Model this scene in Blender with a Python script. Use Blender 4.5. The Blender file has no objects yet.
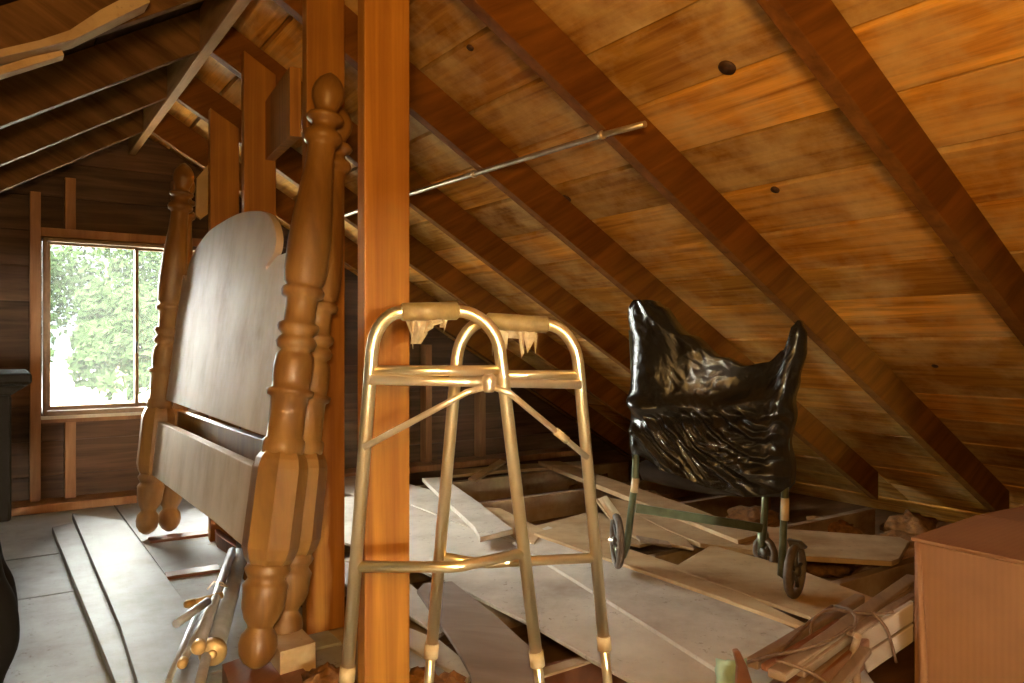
import bpy, math, random
from mathutils import Vector, Matrix, noise
random.seed(7)
C = bpy.context.scene
COL = C.collection
V = Vector
# ------------------------------------------------------------------ camera
F = 760.0
YAW = math.radians(34.2)
CAM = V((0, 0, .84))
FW = V((math.sin(YAW), math.cos(YAW), 0))
RT = V((math.cos(YAW), -math.sin(YAW), 0))
cd = bpy.data.cameras.new('camera'); cam = bpy.data.objects.new('camera', cd); COL.objects.link(cam)
cd.sensor_width = 36; cd.lens = F / 1024 * 36; cd.clip_start = .02; cd.clip_end = 400
cam.location = CAM; cam.rotation_euler = (math.radians(90), 0, -YAW)
C.camera = cam
# ------------------------------------------------------------------ world, sun, lamp, exposure
C.view_settings.view_transform = 'Standard'; C.view_settings.look = 'None'
C.view_settings.gamma = 1; C.view_settings.use_curve_mapping = False
C.view_settings.exposure = 0.7
w = bpy.data.worlds.new('sky'); C.world = w; w.use_nodes = True
wb = w.node_tree.nodes['Background']; wb.inputs[0].default_value = (.80, .90, 1, 1); wb.inputs[1].default_value = 1.1
sd = bpy.data.lights.new('hazy_sun', 'SUN'); sd.energy = 60; sd.angle = math.radians(75); sd.color = (1, .97, .91)
so = bpy.data.objects.new('hazy_sun', sd); COL.objects.link(so)
so.rotation_euler = V((.42, -.85, -.25)).to_track_quat('-Z', 'Y').to_euler()
s2 = bpy.data.lights.new('bounce_sun', 'SUN'); s2.energy = 330; s2.angle = math.radians(50); s2.color = (1, .88, .70)  # added second sun, lights the yard for bounce onto the roof boards
so2 = bpy.data.objects.new('bounce_sun', s2); COL.objects.link(so2)
so2.rotation_euler = V((.25, .95, -.21)).to_track_quat('-Z', 'Y').to_euler()
pd = bpy.data.lights.new('window_portal', 'AREA'); pd.shape = 'RECTANGLE'; pd.size = .82; pd.size_y = .86
pd.cycles.is_portal = True
po = bpy.data.objects.new('window_portal', pd); COL.objects.link(po); po.location = (.61, 4.6, .912)
po.rotation_euler = V((0, -1, 0)).to_track_quat('-Z', 'Z').to_euler()
bd = bpy.data.lights.new('bulb_light', 'POINT'); bd.energy = 60; bd.color = (1, .55, .15); bd.shadow_soft_size = .10
bo = bpy.data.objects.new('bulb_light', bd); COL.objects.link(bo); bo.location = (-.10, -.12, 1.04)

# ------------------------------------------------------------------ helpers: pixel ray -> point of the place
def ray(u, v): return FW + RT * ((u - 512) / F) + V((0, 0, 1)) * ((341.5 - v) / F)
def P(u, v, d): return CAM + ray(u, v) * d
def PZ(u, v, z): r = ray(u, v); return CAM + r * ((z - CAM.z) / r.z)
def PY(u, v, y): r = ray(u, v); return CAM + r * (y / r.y)
def PPL(u, v, o, n): r = ray(u, v); return CAM + r * ((o - CAM).dot(n) / r.dot(n))
def zr(x): return 2.215 - .584 * x            # underside of right rafters
def zl(x): return 1.485 + .62 * x             # underside of left rafters

ROOT = {}
class MB:
    def __init__(s): s.v = []; s.f = []; s.sm = []
    def add(s, vs, fs, smooth=False):
        n = len(s.v); s.v += [V(p) for p in vs]
        for f in fs: s.f.append([i + n for i in f]); s.sm.append(smooth)
        return s
    def box(s, x0, x1, y0, y1, z0, z1):
        return s.prism([(x0, y0, z0), (x1, y0, z0), (x1, y1, z0), (x0, y1, z0)], (0, 0, z1 - z0))
    def prism(s, poly, vec, smooth=False):
        poly = [V(p) for p in poly]; vec = V(vec); n = len(poly)
        c = V((0, 0, 0))
        for i in range(n): c += poly[i].cross(poly[(i + 1) % n])
        if c.dot(vec) < 0: poly.reverse()
        vs = poly + [p + vec for p in poly]
        fs = [list(range(n - 1, -1, -1)), list(range(n, 2 * n))]
        n0 = len(s.v); s.v += [V(p) for p in vs]
        for f in fs: s.f.append([i + n0 for i in f]); s.sm.append(False)
        for i in range(n):
            j = (i + 1) % n; s.f.append([n0 + i, n0 + j, n0 + j + n, n0 + i + n]); s.sm.append(smooth)
        return s
    def bar(s, a, b, wv, up, ww, hh):
        a = V(a); b = V(b); d = (b - a).normalized(); up = V(up)
        x = d.cross(up).normalized() if wv is None else V(wv).normalized(); y = x.cross(d).normalized()
        x *= ww / 2; y *= hh / 2
        return s.prism([a - x - y, a + x - y, a + x + y, a - x + y], b - a)
    def tube(s, pts, r, n=12, caps=True):
        pts = [V(p) for p in pts]; m = len(pts)
        rs = r if isinstance(r, (list, tuple)) else [r] * m
        t = []
        for i in range(m):
            d = (pts[min(i + 1, m - 1)] - pts[max(i - 1, 0)])
            t.append(d.normalized())
        a = V((0, 0, 1)) if abs(t[0].z) < .9 else V((1, 0, 0))
        x = t[0].cross(a).normalized(); vs = []
        for i in range(m):
            x = (x - t[i] * x.dot(t[i])).normalized(); y = t[i].cross(x)
            for k in range(n):
                q = 2 * math.pi * k / n
                vs.append(pts[i] + (x * math.cos(q) + y * math.sin(q)) * rs[i])
        fs = []
        for i in range(m - 1):
            for k in range(n):
                l = (k + 1) % n
                fs.append([i * n + k, i * n + l, (i + 1) * n + l, (i + 1) * n + k])
        s.add(vs, fs, True)
        if caps:
            n0 = len(s.v) - m * n
            s.f.append([n0 + k for k in range(n - 1, -1, -1)]); s.sm.append(False)
            s.f.append([n0 + (m - 1) * n + k for k in range(n)]); s.sm.append(False)
        return s
    def lathe(s, p0, p1, prof, n=24, fwd=(1, 0, 0)):
        """profile of (h fraction, radius) along p0->p1"""
        p0 = V(p0); p1 = V(p1); d = (p1 - p0); z = d.normalized()
        x = (V(fwd) - z * V(fwd).dot(z)).normalized(); y = z.cross(x); vs = []
        off = math.pi / n
        for h, r in prof:
            for k in range(n):
                q = 2 * math.pi * k / n + off
                vs.append(p0 + d * h + (x * math.cos(q) + y * math.sin(q)) * r)
        fs = []; m = len(prof)
        for i in range(m - 1):
            for k in range(n):
                l = (k + 1) % n
                fs.append([i * n + k, i * n + l, (i + 1) * n + l, (i + 1) * n + k])
        fs.append(list(range(n - 1, -1, -1))); fs.append([(m - 1) * n + k for k in range(n)])
        n0 = len(s.v); s.v += vs
        for f in fs: s.f.append([i + n0 for i in f]); s.sm.append(n > 10)
        return s
    def build(s, name, mat, parent=None, bevel=0, org=None):
        me = bpy.data.meshes.new(name)
        if parent is not None: o0 = ROOT[parent.name]
        elif org is not None: o0 = V(org)
        else:
            xs = [p.x for p in s.v]; ys = [p.y for p in s.v]; zs = [p.z for p in s.v]
            o0 = V(((min(xs) + max(xs)) / 2, (min(ys) + max(ys)) / 2, min(zs)))
        me.from_pydata([tuple(p - o0) for p in s.v], [], s.f)
        me.polygons.foreach_set('use_smooth', s.sm); me.materials.append(mat); me.update()
        o = bpy.data.objects.new(name, me); COL.objects.link(o)
        if parent is not None: o.parent = parent
        else: o.location = o0
        ROOT[o.name] = o0
        if bevel:
            b = o.modifiers.new('bevel', 'BEVEL'); b.width = bevel; b.segments = 2; b.limit_method = 'ANGLE'; b.angle_limit = math.radians(40)
        return o
def tag(o, label, cat, group=None):
    o['label'] = label; o['category'] = cat
    if group: o['group'] = group
    return o
def struct(o): o['kind'] = 'structure'; return o
def thing(name, loc, label, cat, group=None):
    o = bpy.data.objects.new(name, None); COL.objects.link(o); o.location = loc; o.empty_display_size = .1
    ROOT[o.name] = V(loc); return tag(o, label, cat, group)
def dup(o, dv, label, group=None):
    c = o.copy(); COL.objects.link(c); c.location = V(o.location) + V(dv); ROOT[c.name] = ROOT[o.name] + V(dv)
    c['label'] = label
    return c

# ------------------------------------------------------------------ materials
def newmat(name):
    m = bpy.data.materials.new(name); m.use_nodes = True
    nt = m.node_tree; return m, nt, nt.nodes['Principled BSDF']
def N(nt, t, **k):
    n = nt.nodes.new(t)
    for a, b in k.items():
        if a in n.inputs: n.inputs[a].default_value = b
        else: setattr(n, a, b)
    return n
def ramp(nt, stops):
    r = nt.nodes.new('ShaderNodeValToRGB'); e = r.color_ramp.elements
    while len(e) < len(stops): e.new(.5)
    for q, (p, c) in zip(e, stops): q.position = p; q.color = (*c, 1)
    return r
def mix(nt, fac, a, b, mode='MIX'):
    n = nt.nodes.new('ShaderNodeMix'); n.data_type = 'RGBA'; n.blend_type = mode
    L = nt.links
    for idx, val in ((0, fac), (6, a), (7, b)):
        if hasattr(val, 'links'): L.new(val, n.inputs[idx])
        elif isinstance(val, (int, float)): n.inputs[idx].default_value = val
        else: n.inputs[idx].default_value = (*val, 1)
    return n.outputs[2]
def wood(name, dark, light, grain=(1.5, 22, 22), rot=(0, 0, 0), rough=.55, dust=None, dustamt=0, knots=0, island=.25, bump=.25, blot=.62, speck=0):
    m, nt, b = newmat(name); L = nt.links
    tc = N(nt, 'ShaderNodeTexCoord'); geo = N(nt, 'ShaderNodeNewGeometry')
    add = N(nt, 'ShaderNodeVectorMath', operation='ADD')
    off = N(nt, 'ShaderNodeVectorMath', operation='SCALE'); off.inputs[0].default_value = (13, 7, 31)
    L.new(geo.outputs['Random Per Island'], off.inputs[3])
    mp = N(nt, 'ShaderNodeMapping'); mp.inputs['Rotation'].default_value = rot
    L.new(tc.outputs['Object'], mp.inputs[0]); L.new(mp.outputs[0], add.inputs[0]); L.new(off.outputs[0], add.inputs[1])
    sc = N(nt, 'ShaderNodeVectorMath', operation='MULTIPLY'); sc.inputs[1].default_value = grain
    L.new(add.outputs[0], sc.inputs[0])
    n1 = N(nt, 'ShaderNodeTexNoise', Scale=1.0, Detail=6, Roughness=.6, Distortion=.6); L.new(sc.outputs[0], n1.inputs['Vector'])
    n2 = N(nt, 'ShaderNodeTexNoise', Scale=2.2, Detail=3); L.new(add.outputs[0], n2.inputs['Vector'])
    r = ramp(nt, [(.28, dark), (.72, light)]); L.new(n1.outputs[0], r.inputs[0])
    bl = ramp(nt, [(.3, (blot, blot * .88, blot * .78)), (.65, (1, 1, 1))]); L.new(n2.outputs[0], bl.inputs[0])
    col = mix(nt, .8, r.outputs[0], bl.outputs[0], 'MULTIPLY')
    hs = N(nt, 'ShaderNodeHueSaturation'); L.new(col, hs.inputs['Color'])
    mr = N(nt, 'ShaderNodeMapRange'); mr.inputs[3].default_value = 1 - island; mr.inputs[4].default_value = 1 + island
    L.new(geo.outputs['Random Per Island'], mr.inputs[0]); L.new(mr.outputs[0], hs.inputs['Value']); col = hs.outputs[0]
    if knots:
        ks = N(nt, 'ShaderNodeVectorMath', operation='MULTIPLY')
        ks.inputs[1].default_value = tuple(.6 if g == min(grain) else 1.0 for g in grain); L.new(add.outputs[0], ks.inputs[0])
        vo = N(nt, 'ShaderNodeTexVoronoi', Scale=knots); L.new(ks.outputs[0], vo.inputs['Vector'])
        kr = ramp(nt, [(.05, (1, 1, 1)), (.12, (0, 0, 0))]); L.new(vo.outputs['Distance'], kr.inputs[0])
        col = mix(nt, kr.outputs[0], col, tuple(c * .35 for c in dark))
    if dust:
        n3 = N(nt, 'ShaderNodeTexNoise', Scale=3.5, Detail=8, Roughness=.65); L.new(add.outputs[0], n3.inputs['Vector'])
        dr = ramp(nt, [(.5 - dustamt * .4, (0, 0, 0)), (.5 + (1 - dustamt) * .3 + .03, (1, 1, 1))]); L.new(n3.outputs[0], dr.inputs[0])
        col = mix(nt, dr.outputs[0], col, dust)
    if speck:
        n5 = N(nt, 'ShaderNodeTexNoise', Scale=38, Detail=4, Roughness=.7); L.new(add.outputs[0], n5.inputs['Vector'])
        n6 = N(nt, 'ShaderNodeTexNoise', Scale=4, Detail=5); L.new(add.outputs[0], n6.inputs['Vector'])
        s5 = ramp(nt, [(.60, (0, 0, 0)), (.70, (1, 1, 1))]); L.new(n5.outputs[0], s5.inputs[0])
        s6 = ramp(nt, [(.40, (0, 0, 0)), (.62, (speck, speck, speck))]); L.new(n6.outputs[0], s6.inputs[0])
        col = mix(nt, mix(nt, 1.0, s5.outputs[0], s6.outputs[0], 'MULTIPLY'), col, (.14, .10, .07))
    L.new(col, b.inputs['Base Color']); b.inputs['Roughness'].default_value = rough
    bp = N(nt, 'ShaderNodeBump', Strength=bump, Distance=.004); L.new(n1.outputs[0], bp.inputs['Height']); L.new(bp.outputs[0], b.inputs['Normal'])
    return m
def plain(name, col, rough=.5, metal=0, noise_amt=.15, nscale=30, bump=0, coat=0):
    m, nt, b = newmat(name); L = nt.links
    tc = N(nt, 'ShaderNodeTexCoord'); n = N(nt, 'ShaderNodeTexNoise', Scale=nscale, Detail=5); L.new(tc.outputs['Object'], n.inputs['Vector'])
    r = ramp(nt, [(.3, tuple(c * (1 - noise_amt) for c in col)), (.7, tuple(min(1, c * (1 + noise_amt)) for c in col))]); L.new(n.outputs[0], r.inputs[0])
    L.new(r.outputs[0], b.inputs['Base Color']); b.inputs['Roughness'].default_value = rough; b.inputs['Metallic'].default_value = metal
    b.inputs['Coat Weight'].default_value = coat
    if bump:
        bp = N(nt, 'ShaderNodeBump', Strength=bump, Distance=.01); L.new(n.outputs[0], bp.inputs['Height']); L.new(bp.outputs[0], b.inputs['Normal'])
    return m
M = {}
M['sheath'] = wood('sheathing_pine', (.29, .092, .008), (.86, .45, .08), (34, 2.2, 34), rough=.5, knots=1.6, blot=.68, dust=(.82, .60, .28), dustamt=.15, island=.4)
M['sheathdark'] = wood('shaded_roof_boards', (.025, .012, .005), (.085, .045, .02), (16, 2, 16), rough=.7)  # shade of the left slope put into the board colour
M['rafter'] = wood('rafter_fir', (.13, .044, .006), (.31, .12, .018), (2, 26, 26), rot=(0, math.radians(30), 0), rough=.55, knots=1.1)
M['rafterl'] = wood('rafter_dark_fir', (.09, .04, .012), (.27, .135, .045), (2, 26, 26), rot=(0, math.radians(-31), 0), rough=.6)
M['post'] = wood('post_fir', (.28, .098, .008), (.56, .245, .03), (34, 34, 1.2), rough=.5, knots=.9, island=.1)
M['stud'] = wood('stud_fir', (.28, .12, .045), (.52, .26, .11), (20, 20, 2), rough=.6)
M['siding'] = wood('dark_siding', (.045, .022, .011), (.19, .10, .055), (1.6, 10, 26), rough=.75, island=.3)
M['floor'] = wood('dusty_plywood', (.24, .22, .20), (.40, .40, .39), (10, 3, 10), rough=.75, dust=(.42, .44, .46), dustamt=.6, island=.08, bump=.15, speck=.7)
M['pit'] = wood('ceiling_lath_brown', (.10, .048, .018), (.26, .13, .05), (3, 12, 12), rough=.85)
M['joist'] = wood('joist_fir', (.18, .08, .028), (.42, .24, .11), (2, 20, 20), rough=.7, dust=(.5, .40, .28), dustamt=.35)
M['white'] = wood('dusty_white_board', (.36, .30, .24), (.54, .47, .40), (3, 8, 8), rot=(0, 0, math.radians(-40)), rough=.7, dust=(.60, .54, .47), dustamt=.5, island=.12, bump=.15, speck=.8)
M['tan'] = wood('dusty_tan_board', (.30, .18, .08), (.52, .34, .17), (3, 12, 12), rot=(0, 0, math.radians(30)), rough=.7, dust=(.54, .40, .24), dustamt=.4, island=.12, speck=.6)
M['ridge'] = wood('ridge_pine', (.36, .18, .06), (.66, .40, .17), (26, 2, 26), rough=.6)
M['grey'] = wood('grey_weathered_plank', (.19, .17, .16), (.29, .27, .26), (12, 2, 12), rough=.6, dust=(.33, .33, .34), dustamt=.45, island=.05, speck=.4)
M['greybrown'] = wood('grey_brown_panel', (.24, .18, .14), (.38, .30, .25), (3, 10, 10), rot=(0, 0, math.radians(50)), rough=.7, island=.05)
M['bed'] = wood('varnished_maple', (.15, .062, .012), (.34, .165, .034), (14, 14, 2), rough=.42, island=.05, bump=.1)
M['panel'] = wood('headboard_veneer', (.52, .36, .22), (.74, .56, .38), (12, 12, 3), rough=.62, dust=(.70, .57, .43), dustamt=.45, island=.03, bump=.08)
M['alu'] = plain('anodised_aluminium', (1.0, .88, .63), .30, .92, .05, 8)
M['chrome'] = plain('dulled_chrome', (.92, .80, .62), .32, .8, .1, 12)
M['pipe'] = plain('galvanised_conduit', (.62, .54, .46), .4, .8, .2, 20)
M['grip'] = plain('olive_tape_grip', (.26, .18, .07), .45, 0, .25, 40, .3)
M['tape'] = plain('torn_cloudy_tape', (.55, .45, .30), .3, 0, .3, 60, .4)
M['plug'] = plain('beige_plastic', (.50, .38, .22), .5)
M['tube_grey'] = plain('dusty_grey_tube', (.42, .42, .42), .45, .5, .15, 20)
M['brass'] = plain('tarnished_brass', (.55, .36, .14), .45, .4, .15, 20)
M['green'] = plain('green_grey_metal', (.16, .18, .11), .3, .75, .25, 20)
M['rubber'] = plain('worn_rubber', (.10, .075, .055), .7, 0, .3, 40)
M['hub'] = plain('dark_plastic_hub', (.06, .05, .04), .5)
M['black'] = plain('near_black_wood', (.022, .016, .014), .4, 0, .3, 20)
M['dresser'] = plain('dark_stained_wood', (.006, .005, .0045), .8, 0, .3, 12)
M['winframe'] = plain('bronze_aluminium_frame', (.20, .13, .075), .5, .3, .15, 20)
M['sillwhite'] = plain('chalky_paint', (.72, .66, .58), .6, 0, .1, 20)
M['insul'] = plain('yellow_brown_insulation', (.26, .12, .035), .95, 0, .45, 35, .8)
M['rope'] = plain('brown_cord', (.13, .075, .04), .85, 0, .3, 90, .4)
M['cloth'] = plain('pale_green_cloth', (.30, .42, .34), .85, 0, .2, 20, .3)
M['redwood'] = wood('red_brown_wood', (.15, .055, .02), (.32, .13, .05), (3, 16, 16), rot=(0, 0, math.radians(-40)), rough=.5)
M['slat'] = wood('aged_slat', (.20, .13, .08), (.38, .28, .19), (3, 16, 16), rot=(0, 0, math.radians(-40)), rough=.6)
# cardboard with vertical flutes
m, nt, b = newmat('cardboard'); tc = N(nt, 'ShaderNodeTexCoord')
wv = N(nt, 'ShaderNodeTexWave', Scale=26, Distortion=1.0, Detail=2); wv.bands_direction = 'Y'; nt.links.new(tc.outputs['Object'], wv.inputs['Vector'])
n1 = N(nt, 'ShaderNodeTexNoise', Scale=5, Detail=6); nt.links.new(tc.outputs['Object'], n1.inputs['Vector'])
r1 = ramp(nt, [(.3, (.19, .083, .03)), (.7, (.27, .125, .047))]); nt.links.new(n1.outputs[0], r1.inputs[0])
r2 = ramp(nt, [(0, (.94, .93, .92)), (1, (1, 1, 1))]); nt.links.new(wv.outputs[0], r2.inputs[0])
nt.links.new(mix(nt, 1.0, r1.outputs[0], r2.outputs[0], 'MULTIPLY'), b.inputs['Base Color']); b.inputs['Roughness'].default_value = .75
M['card'] = m
# black plastic
m, nt, b = newmat('black_bin_liner'); tc = N(nt, 'ShaderNodeTexCoord')
n1 = N(nt, 'ShaderNodeTexNoise', Scale=20, Detail=7, Roughness=.6, Distortion=2.0); nt.links.new(tc.outputs['Object'], n1.inputs['Vector'])
bp = N(nt, 'ShaderNodeBump', Strength=.3, Distance=.012); nt.links.new(n1.outputs[0], bp.inputs['Height']); nt.links.new(bp.outputs[0], b.inputs['Normal'])
b.inputs['Base Color'].default_value = (.012, .009, .006, 1); b.inputs['Roughness'].default_value = .21; b.inputs['Specular IOR Level'].default_value = .5
M['bag'] = m
# window glass: clear with a film of dust
m, nt, b = newmat('dusty_window_glass'); nt.nodes.remove(b)
tr = N(nt, 'ShaderNodeBsdfTransparent'); tr.inputs[0].default_value = (.97, 1, .98, 1)
df = N(nt, 'ShaderNodeBsdfTranslucent'); df.inputs[0].default_value = (.85, .9, .86, 1)
gl = N(nt, 'ShaderNodeBsdfGlossy', Roughness=.05)
tc = N(nt, 'ShaderNodeTexCoord'); n1 = N(nt, 'ShaderNodeTexNoise', Scale=6, Detail=6); nt.links.new(tc.outputs['Object'], n1.inputs['Vector'])
mr = N(nt, 'ShaderNodeMapRange'); mr.inputs[3].default_value = .005; mr.inputs[4].default_value = .016; nt.links.new(n1.outputs[0], mr.inputs[0])
mx = N(nt, 'ShaderNodeMixShader'); nt.links.new(mr.outputs[0], mx.inputs[0]); nt.links.new(tr.outputs[0], mx.inputs[1]); nt.links.new(df.outputs[0], mx.inputs[2])
mx2 = N(nt, 'ShaderNodeMixShader'); mx2.inputs[0].default_value = .006; nt.links.new(mx.outputs[0], mx2.inputs[1]); nt.links.new(gl.outputs[0], mx2.inputs[2])
nt.links.new(mx2.outputs[0], nt.nodes['Material Output'].inputs[0]); M['glass'] = m
M['leaf'] = plain('tree_leaves', (.006, .0105, .005), .6, 0, .5, .6)
M['bark'] = plain('tree_bark', (.08, .06, .045), .9, 0, .3, 3)
M['yard'] = plain('dry_pale_yard', (.60, .58, .50), .9, 0, .2, .3)

M['dresser'].node_tree.nodes['Principled BSDF'].inputs['Specular IOR Level'].default_value = .15
for k_ in ('panel', 'sheath', 'floor', 'grey', 'white', 'tan', 'ridge', 'rafterl', 'sheathdark', 'rafter'): M[k_].node_tree.nodes['Principled BSDF'].inputs['Specular IOR Level'].default_value = .15
for k_ in ('leaf', 'yard'): M[k_].node_tree.nodes['Principled BSDF'].inputs['Specular IOR Level'].default_value = 0

# ------------------------------------------------------------------ the attic shell
YB, YF = 4.45, -2.6          # stud face of the window gable, gable behind the camera
# floor: ceiling boards between joists, and the plywood deck on the left
mb = MB(); mb.box(-3.2, 4.6, YF - .1, 4.7, -.25, -.15); struct(mb.build('floor', M['pit']))
# plywood deck panels over the joists
mb = MB()
ys = [YF, -1.4, -.2, .95, 2.02, 2.945, 3.5, 4.37]
for i in range(len(ys) - 1):
    mb.box(-2.5, -.02 if i == 4 else .50, ys[i] + .006, ys[i + 1] - .006, -.012, 0)
    mb.box(.50 + .008 if i != 4 else -.01, [1.35, 1.35, 1.35, .95, .80, .98, .98][i], ys[i] + .006, ys[i + 1] - .006, -.012, [0, 0, -.004, -.002, 0, 0, 0][i])
struct(mb.build('floor', M['floor'])).name = 'floor_deck'
jy = [-2.0, -1.4, -.8, -.2, .35, .95, 1.56, 2.17, 2.80, 3.39, 4.0]
j0 = MB().box(-2.4, 3.72, 0, .04, -.15, -.013).build('floor_joist', M['joist'], bevel=.002)
j0.location.y = jy[4] + .02; tag(j0, 'fir floor joist running under the deck nearest the camera in view', 'joist', 'floor joists')
jl = {5: 'brown floor joist ending under the first big rafter beside the cardboard box', 6: 'floor joist passing under the bag-covered wheelchair toward the eave',
      7: 'floor joist crossing behind the bag-covered wheelchair', 8: 'floor joist seen bare in the gap behind the scattered white boards', 9: 'floor joist lying bare in the far gap before the back wall', 10: 'last floor joist in front of the back wall'}
for i, lab in jl.items(): dup(j0, (0, jy[i] - jy[4], 0), lab)

# roof boards: right slope
mb = MB(); xs = [.62, .80, .97, 1.13, 1.31, 1.49, 1.666, 1.845, 2.027, 2.208, 2.377, 2.595, 2.765, 2.966, 3.15, 3.34, 3.52, 3.70, 3.9, 4.1, 4.3]
for i in range(len(xs) - 1):
    x0, x1 = xs[i] + .006, xs[i + 1] - .006 - random.choice((0, .001, .004))
    cuts = [YF, -.9 + random.choice([0, .61]), random.choice([1.58, 2.19, .94]), random.choice([2.80, 3.41, 4.02]), 4.62]
    for j in range(4):
        a, c = cuts[j] + .001, cuts[j + 1] - .001; e = random.uniform(0, .007)
        za, zc = zr(x0) + .147 + e + random.uniform(0, .004), zr(x1) + .147 + e
        mb.prism([(x0, a, za), (x1, a, zc), (x1, a, zc + .022), (x0, a, za + .022)], (0, c - a, 0))
mb.prism([(.5, YF, zr(.5) + .222), (4.5, YF, zr(4.5) + .222), (4.5, YF, zr(4.5) + .230), (.5, YF, zr(.5) + .230)], (0, 4.62 - YF, 0))
roof = struct(mb.build('ceiling', M['sheath']))
M['knot'] = plain('dark_knot', (.07, .028, .010), .6, 0, .5, 90)
kn = V((.584, 0, 1)).normalized(); ko = V((1.5, 0, zr(1.5) + .1465))
for ku, kv, kr_ in ((727, 68, .022), (566, 199, .019), (775, 190, .013), (470, 48, .011), (832, 318, .012), (935, 366, .011), (880, 100, .010)):
    kc = PPL(ku, kv, ko, kn); MB().lathe(kc - kn * .0015, kc + kn * .003, [(0, kr_), (1, kr_)], 20).build('wood_knot', M['knot'], roof)
# left slope
mb = MB(); x = .60
while x > -3.0:
    x1, x0 = x - .002, x - .165; e = random.uniform(.001, .005)
    mb.prism([(x0, YF, zl(x0) + .145 + e), (x1, YF, zl(x1) + .145 + e), (x1, YF, zl(x1) + .167 + e), (x0, YF, zl(x0) + .167 + e)], (0, 4.62 - YF, 0)); x -= .168
mb.prism([(-3.1, YF, zl(-3.1) + .222), (.7, YF, zl(.7) + .222), (.7, YF, zl(.7) + .230), (-3.1, YF, zl(-3.1) + .230)], (0, 4.62 - YF, 0))
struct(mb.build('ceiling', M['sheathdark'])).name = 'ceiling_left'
# ridge board
mb = MB().box(.585, .62, YF, 4.5, 1.838, 1.994)
tag(mb.build('ridge_board', M['ridge'], bevel=.002), 'long ridge board along the peak where the rafters meet', 'beam')
# rafters
def rafter_r():
    return MB().prism([(.62, 0, zr(.62)), (3.75, 0, zr(3.75)), (3.75, 0, zr(3.75) + .145), (.62, 0, zr(.62) + .145)], (0, .04, 0))
def rafter_l():
    return MB().prism([(-2.36, 0, zl(-2.36)), (.585, 0, zl(.585)), (.585, 0, zl(.585) + .145), (-2.36, 0, zl(-2.36) + .145)], (0, .04, 0))
RY = [.335, .955, 1.60, 2.21, 2.82, 3.43, 4.04]
labs = ['orange rafter overhead behind the near edge of the view, right slope', 'nearest right-slope rafter crossing the top right corner above the cardboard box',
        'right-slope rafter descending just right of the wrapped wheelchair, second from the camera', 'right-slope rafter descending behind the wheelchair, holding the middle pipe strap',
        'right-slope rafter whose foot passes just left of the wrapped wheelchair top', 'right-slope rafter seen through the walker handles, fifth from the camera', 'far right-slope rafter nearest the window wall']
r0 = rafter_r().build('rafter', M['rafter'], bevel=.002); r0.location.y = RY[1] - .02; tag(r0, labs[1], 'rafter', 'right slope rafters')
for i in (2, 3, 4, 5, 6): dup(r0, (0, RY[i] - RY[1], 0), labs[i])
for y in (RY[0], -.28, -.9, -1.5, -2.1):
    if y == RY[0]: dup(r0, (0, y - RY[1], 0), labs[0])
LY = {2.21: 'dark left-slope rafter with the broken board under it, nearest of the left rafters', 2.82: 'left-slope rafter with a pale lit edge, just below the broken board',
      3.43: 'left-slope rafter between the pale-edged one and the last before the window', 4.04: 'last left-slope rafter, right above the window wall studs'}
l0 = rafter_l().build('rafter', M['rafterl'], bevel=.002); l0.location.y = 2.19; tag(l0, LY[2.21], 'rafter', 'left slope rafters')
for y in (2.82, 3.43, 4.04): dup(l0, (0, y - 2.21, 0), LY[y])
# gable walls
WX0, WX1, WZ0, WZ1 = .195, 1.03, .475, 1.352
def gable(y0, y1, WX0, WX1, WZ0, WZ1, back):
    mb = MB(); z = -.2
    while z < 2.1:
        z1 = z + .178; a0 = (z - 1.485 - .15) / .62; a1 = (z1 - 1.485 - .15) / .62
        c0 = (2.215 + .15 - z) / .584; c1 = (2.215 + .15 - z1) / .584
        if a1 > c1: break
        e = random.uniform(0, .006)
        def q(xa0, xa1, xb0, xb1, za, zb): mb.prism([(xa0, y0 + e, za), (xb0, y0 + e, za), (xb1, y0 + e, zb), (xa1, y0 + e, zb)], (0, y1 - y0, 0))
        if z1 > WZ0 and z < WZ1:
            if z < WZ0: q(WX0, WX0, WX1, WX1, z, WZ0)
            if z1 > WZ1: q(WX0, WX0, WX1, WX1, WZ1, z1 - .003)
            q(a0, a1, WX0, WX0, z, z1 - .003); q(WX1, WX1, c0, c1, z, z1 - .003)
        else: q(a0, a1, c0, c1, z, z1 - .003)
        z = z1
    yo = y1 + .008 if back else y0 - .012           # outer skin behind the boards
    for x0, x1, z0, z1 in ((-3.2, WX0, -.3, 2.3), (WX1, 4.7, -.3, 2.3), (WX0, WX1, -.3, WZ0), (WX0, WX1, WZ1, 2.3)):
        mb.box(x0, x1, yo, yo + .005, z0, z1)
    return mb
struct(gable(4.53, 4.555, WX0, WX1, WZ0, WZ1, True).build('wall_back', M['siding']))
struct(gable(YF - .05, YF - .02, -.56, -.28, .64, .94, False).build('wall_front', M['siding']))
mb = MB()
for a, b_, c, d in ((-.56, -.54, .64, .94), (-.30, -.28, .64, .94), (-.54, -.30, .64, .66), (-.54, -.30, .92, .94)): mb.box(a, b_, YF - .07, YF - .01, c, d)
w2 = struct(mb.build('added_window', M['winframe'], bevel=.002))  # unseen window, added to let daylight onto the headboard panel
MB().box(-.55, -.29, YF - .045, YF - .042, .65, .93).build('glass_pane', M['glass'], w2)
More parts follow.
